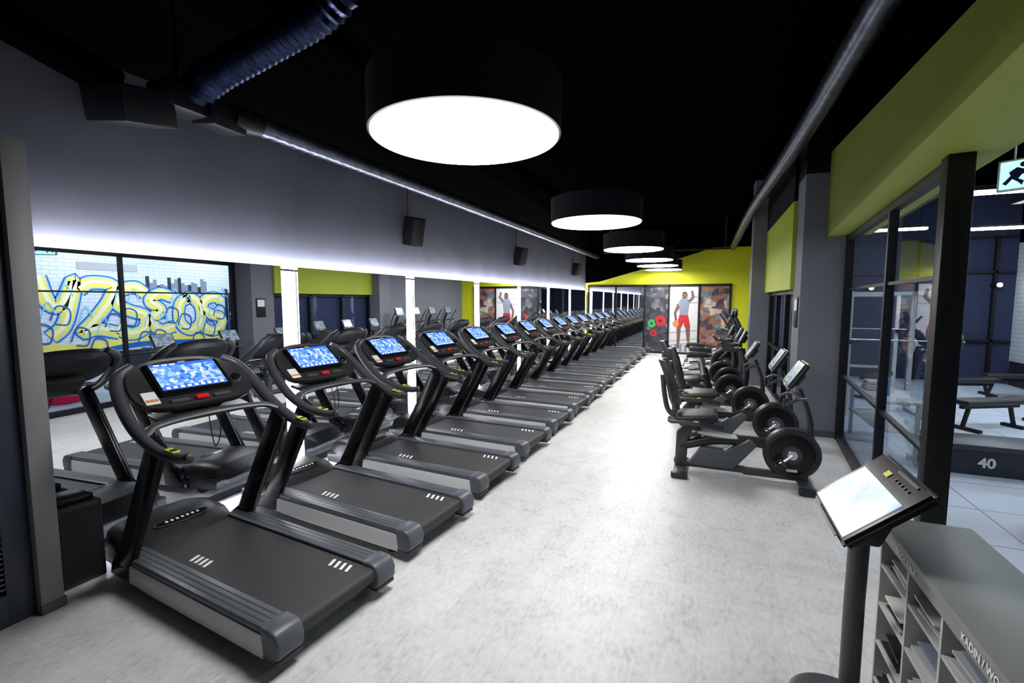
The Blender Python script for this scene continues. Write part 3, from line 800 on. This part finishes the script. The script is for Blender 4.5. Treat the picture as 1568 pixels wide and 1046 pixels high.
# ------------------------------------------------------------------ weights room
b = MB()
b.b2((2.45, 6.72, 0), (4.2, 7.3, .34), M['navy'], .015)
b.b2((2.45, 6.715, .28), (4.2, 6.72, .33), M['plastic2'])
b.obj("plyometric_box")
cu = bpy.data.curves.new("forty_numerals", 'FONT'); cu.body = "40"; cu.size = .15; cu.extrude = .002; cu.offset = .005
t = bpy.data.objects.new("size_numerals", cu); sc.collection.objects.link(t); cu.materials.append(M['white'])
t.location = (2.83, 6.708, .10); t.rotation_euler = (PI/2, 0, 0)
t.parent = bpy.data.objects["plyometric_box"]
def bench():
    b = MB()
    b.box((0, 0, .42), (1.1, .28, .08), M['pad'], bev=.03, seg=3)
    b.box((.42, 0, .43), (.3, .27, .075), M['pad'], rot=(0, -.1, 0), bev=.03)
    b.b2((-.5, -.03, .32), (.5, .03, .38), M['frame'])
    for x, w in ((-.45, .5), (.45, .3)):
        b.tube([(x*.8, 0, .35), (x, 0, .05)], .03, M['frame'], 10); b.b2((x-.04, -w/2, 0), (x+.04, w/2, .05), M['frame'], .01)
    return b.mesh("weight_bench")
bn = bench()
for x, y, r in ((4.0, 9.3, 30), (5.3, 10.0, 10), (4.6, 11.6, 20), (3.2, 11.6, 60), (5.8, 12.6, 5)): place(bn, "weight_bench", (x, y, 0), math.radians(r))
def rack():
    b = MB()
    for x in (-.55, .55):
        for y in (-.4, .4): b.b2((x-.035, y-.035, 0), (x+.035, y+.035, 2.1), M['silver'])
        b.b2((x-.03, -.4, 2.04), (x+.03, .4, 2.1), M['silver']); b.b2((x-.03, -.4, .0), (x+.03, .4, .06), M['silver'])
    b.b2((-.55, .37, 2.04), (.55, .43, 2.1), M['silver']); b.b2((-.55, .37, .3), (.55, .43, .36), M['silver'])
    b.cyl((-.95, -.45, 1.3), (.95, -.45, 1.3), .014, M['chrome'], 12)
    for s in (-1, 1):
        b.cyl((s*.78, -.45, 1.3), (s*.84, -.45, 1.3), .22, M['plastic'], 28); b.cyl((s*.84, -.45, 1.3), (s*.88, -.45, 1.3), .16, M['plastic2'], 28)
        b.b2((s*.55-.03, -.5, 1.22), (s*.55+.03, -.4, 1.28), M['frame'])
    return b.mesh("squat_rack")
rk = rack()
for x, y in ((3.4, 13.6), (2.75, 9.9)): place(rk, "squat_rack", (x, y, 0))
b = MB()
b.b2((1.95, 6.9, .70), (2.4, 8.3, .74), M['m_white'], .008)
for x in (2.0, 2.35):
    for y in (6.95, 8.25): b.b2((x-.02, y-.02, 0), (x+.02, y+.02, .70), M['silver'])
b.b2((1.97, 6.92, .35), (2.38, 8.28, .37), M['m_white'])
b.obj("side_table")
b = MB(); b.disc([(.045, 0), (.045, .18), (.02, .23), (.02, .26), (.001, .26)], M['blueplastic'], 24, Matrix.Translation((2.12, 7.3, .74))); b.obj("water_bottle")
b = MB()
for k in range(3): b.box((2.15, 7.8, .76+.04*k), (.26-.02*k, .3, .036), M['m_white'], bev=.015)
b.obj("folded_towel_stack")
b = MB(); b.disc([(.28, 0), (.31, .04), (.32, .2), (.30, .36), (.24, .42), (.001, .43)], M['pouf'], 40, Matrix.Translation((2.8, 4.88, 0))); b.obj("pouf_ottoman")
b = MB()
for (x, y) in ((3.4, 8.0), (5.0, 8.8), (3.2, 11.5), (5.0, 12.0), (3.4, 3.6)):
    b.b2((x-.6, y-.06, 3.3), (x+.6, y+.06, 3.34), M['panel'], 0); b.b2((x-.62, y-.08, 3.34), (x+.62, y+.08, 3.38), M['frame'])
    for s in (-.5, .5): b.cyl((x+s, y, 3.38), (x+s, y, CZ), .004, M['frame'], 6)
b.obj("linear_pendant_lamp")
for yy in (6.6, 8.6, 10.6):
    b = MB()
    b.box((0, 0, .05), (.14, 1.1, .05), M['frame']); b.cyl((0, 0, .05), (0, 0, CZ-3.6), .01, M['frame'], 8)
    o = b.obj("track_wash_lamp", (4.9, yy, 3.6))
    L = bpy.data.lights.new("wash_light", 'AREA'); L.shape = 'RECTANGLE'; L.size = .10; L.size_y = 1.0; L.energy = 85; L.color = (.88, .94, 1.0)
    lo = bpy.data.objects.new("wash_light", L); sc.collection.objects.link(lo); lo.parent = o
    lo.location = (0, 0, 0.02); lo.rotation_euler = (0, math.radians(-48), 0)
b = MB()
for (x, y, z) in ((2.3, 14.2, 2.25), (3.7, 14.2, 2.25), (5.4, 14.2, 2.3), (6.1, 14.2, 2.3)):
    b.cyl((x, y, z), (x, y+.02, z), .045, M['spot'], 16); b.cyl((x, y+.02, z), (x, y+.3, z), .06, M['frame'], 16)
b.obj("wall_spot_lamp")
b = MB()
for x in (1.9, 3.3, 4.7, 6.1): b.b2((x-.03, 14.38, 0), (x+.03, 14.48, 3.4), M['frame'])
for z in (1.0, 2.6, 3.4): b.b2((1.6, 14.38, z-.025), (6.45, 14.48, z+.025), M['frame'])
b.obj("window_3")

# ------------------------------------------------------------------ graffiti on weights room wall (seen in mirror)
g = MB(); GX = 6.495
def ribbon(pts, w, mat, layer, closed=False):
    P = cr([(0, p[0], p[1]) for p in pts], 8); x = GX-.003*layer
    vs = []; fs = []
    for i, p in enumerate(P):
        t = (P[min(i+1, len(P)-1)]-P[max(i-1, 0)]).normalized(); n = Vector((0, -t.z, t.y))
        vs += [(x, *(p+n*w/2).yz), (x, *(p-n*w/2).yz)]
    for i in range(len(P)-1): fs.append([2*i, 2*i+1, 2*i+3, 2*i+2])
    g.add(vs, fs, mat)
glyphs = {
 'S': [(.9, .95), (.6, 1.1), (.15, 1.0), (.05, .72), (.4, .55), (.85, .42), (.8, .12), (.4, 0), (.0, .15)],
 'Z': [(0, .9), (.3, 1.05), (.85, 1.0), (.75, .7), (.35, .3), (.05, .05), (.4, .1), (.95, .0)],
 'O': [(.5, 1.0), (.15, .8), (.1, .3), (.45, .02), (.85, .25), (.85, .75), (.5, 1.0), (.35, .9)],
 'E': [(.9, .9), (.45, 1.0), (.1, .8), (.45, .55), (.1, .3), (.4, .02), (.9, .1)],
 'Y': [(0, 1.1), (.2, .6), (.5, .55), (.85, 1.05), (.7, .5), (.5, .1), (.2, -.1)],
}
def glyph(ch, y0, z0, sy, sz):
    pts = [(y0+p[0]*sy, z0+p[1]*sz) for p in glyphs[ch]]
    ribbon(pts, .40, M['g_blue'], 2); ribbon(pts, .33, M['g_sky'], 3); ribbon(pts, .27, M['g_yel'], 4); ribbon([(p[0]+.02, p[1]+.03) for p in pts], .10, M['g_pale'], 5)
y = 6.2
for ch, z0, sy, sz in (('Y', 1.15, .85, 1.25), ('Z', 1.05, .9, 1.3), ('S', 1.0, .85, 1.2), ('E', 1.05, .8, 1.1), ('O', 1.0, .85, 1.05), ('S', .95, .75, 1.0)):
    glyph(ch, y, z0, sy, sz); y += .80
for k in range(14):
    yy = 6.0+k*.38; z0 = 1.0+.45*math.sin(k*1.7)
    ribbon([(yy, z0), (yy+.15, z0+.35), (yy+.4, z0+.25), (yy+.35, z0-.1), (yy+.1, z0-.1)], .04, M['g_blue'], 6)
    ribbon([(yy+.2, z0+.5), (yy+.35, z0+.9), (yy+.5, z0+.6)], .03, M['g_sky'], 7)
ribbon([(5.8, .75), (7, .65), (8.5, .8), (10.8, .7)], .34, M['g_blue'], 0.5); ribbon([(5.8, .82), (7, .72), (8.5, .87), (10.8, .77)], .2, M['g_yel'], 1)
for k in range(18):
    yy = 8.6+k*.1; h = .25+random.random()*.55
    g.b2((GX-.004, yy, 2.15), (GX-.002, yy+.1, 2.2+h*.6), M['g_gry'] if k % 3 else M['g_blk'])
for k in range(40):
    yy = 11.0+k*.06; h = .4+random.random()*1.3
    g.b2((GX-.006, yy, .6), (GX-.003-.0003*(k % 5), yy+.09, .8+h), M['g_gry'] if k % 2 else M['g_blk'])
g.b2((GX-.008, 12.0, .6), (GX-.006, 12.25, 2.6), M['g_blk'])
g.b2((GX-.01, 7.0, 2.75), (GX-.002, 8.4, 2.95), M['m_lgrey'])
g.obj("graffiti_wall_mural")
simple("trim_weights_wall_lower", (6.46, 4.5, 0), (6.5, 14.4, .55), M['g_blk'])

# ------------------------------------------------------------------ world, camera
w = bpy.data.worlds.new("night"); sc.world = w; w.use_nodes = True
w.node_tree.nodes["Background"].inputs[0].default_value = (0.02, 0.035, 0.09, 1)
w.node_tree.nodes["Background"].inputs[1].default_value = 0.3
cam = bpy.data.cameras.new("camera"); co = bpy.data.objects.new("camera", cam); sc.collection.objects.link(co)
co.location = (0, 0, 1.95); co.rotation_euler = (math.radians(85), 0, math.radians(22.6))
cam.sensor_width = 36; cam.lens = 721/1568*36; cam.clip_start = .05
sc.camera = co
try:
    sc.view_settings.view_transform = 'Standard'
except Exception: pass
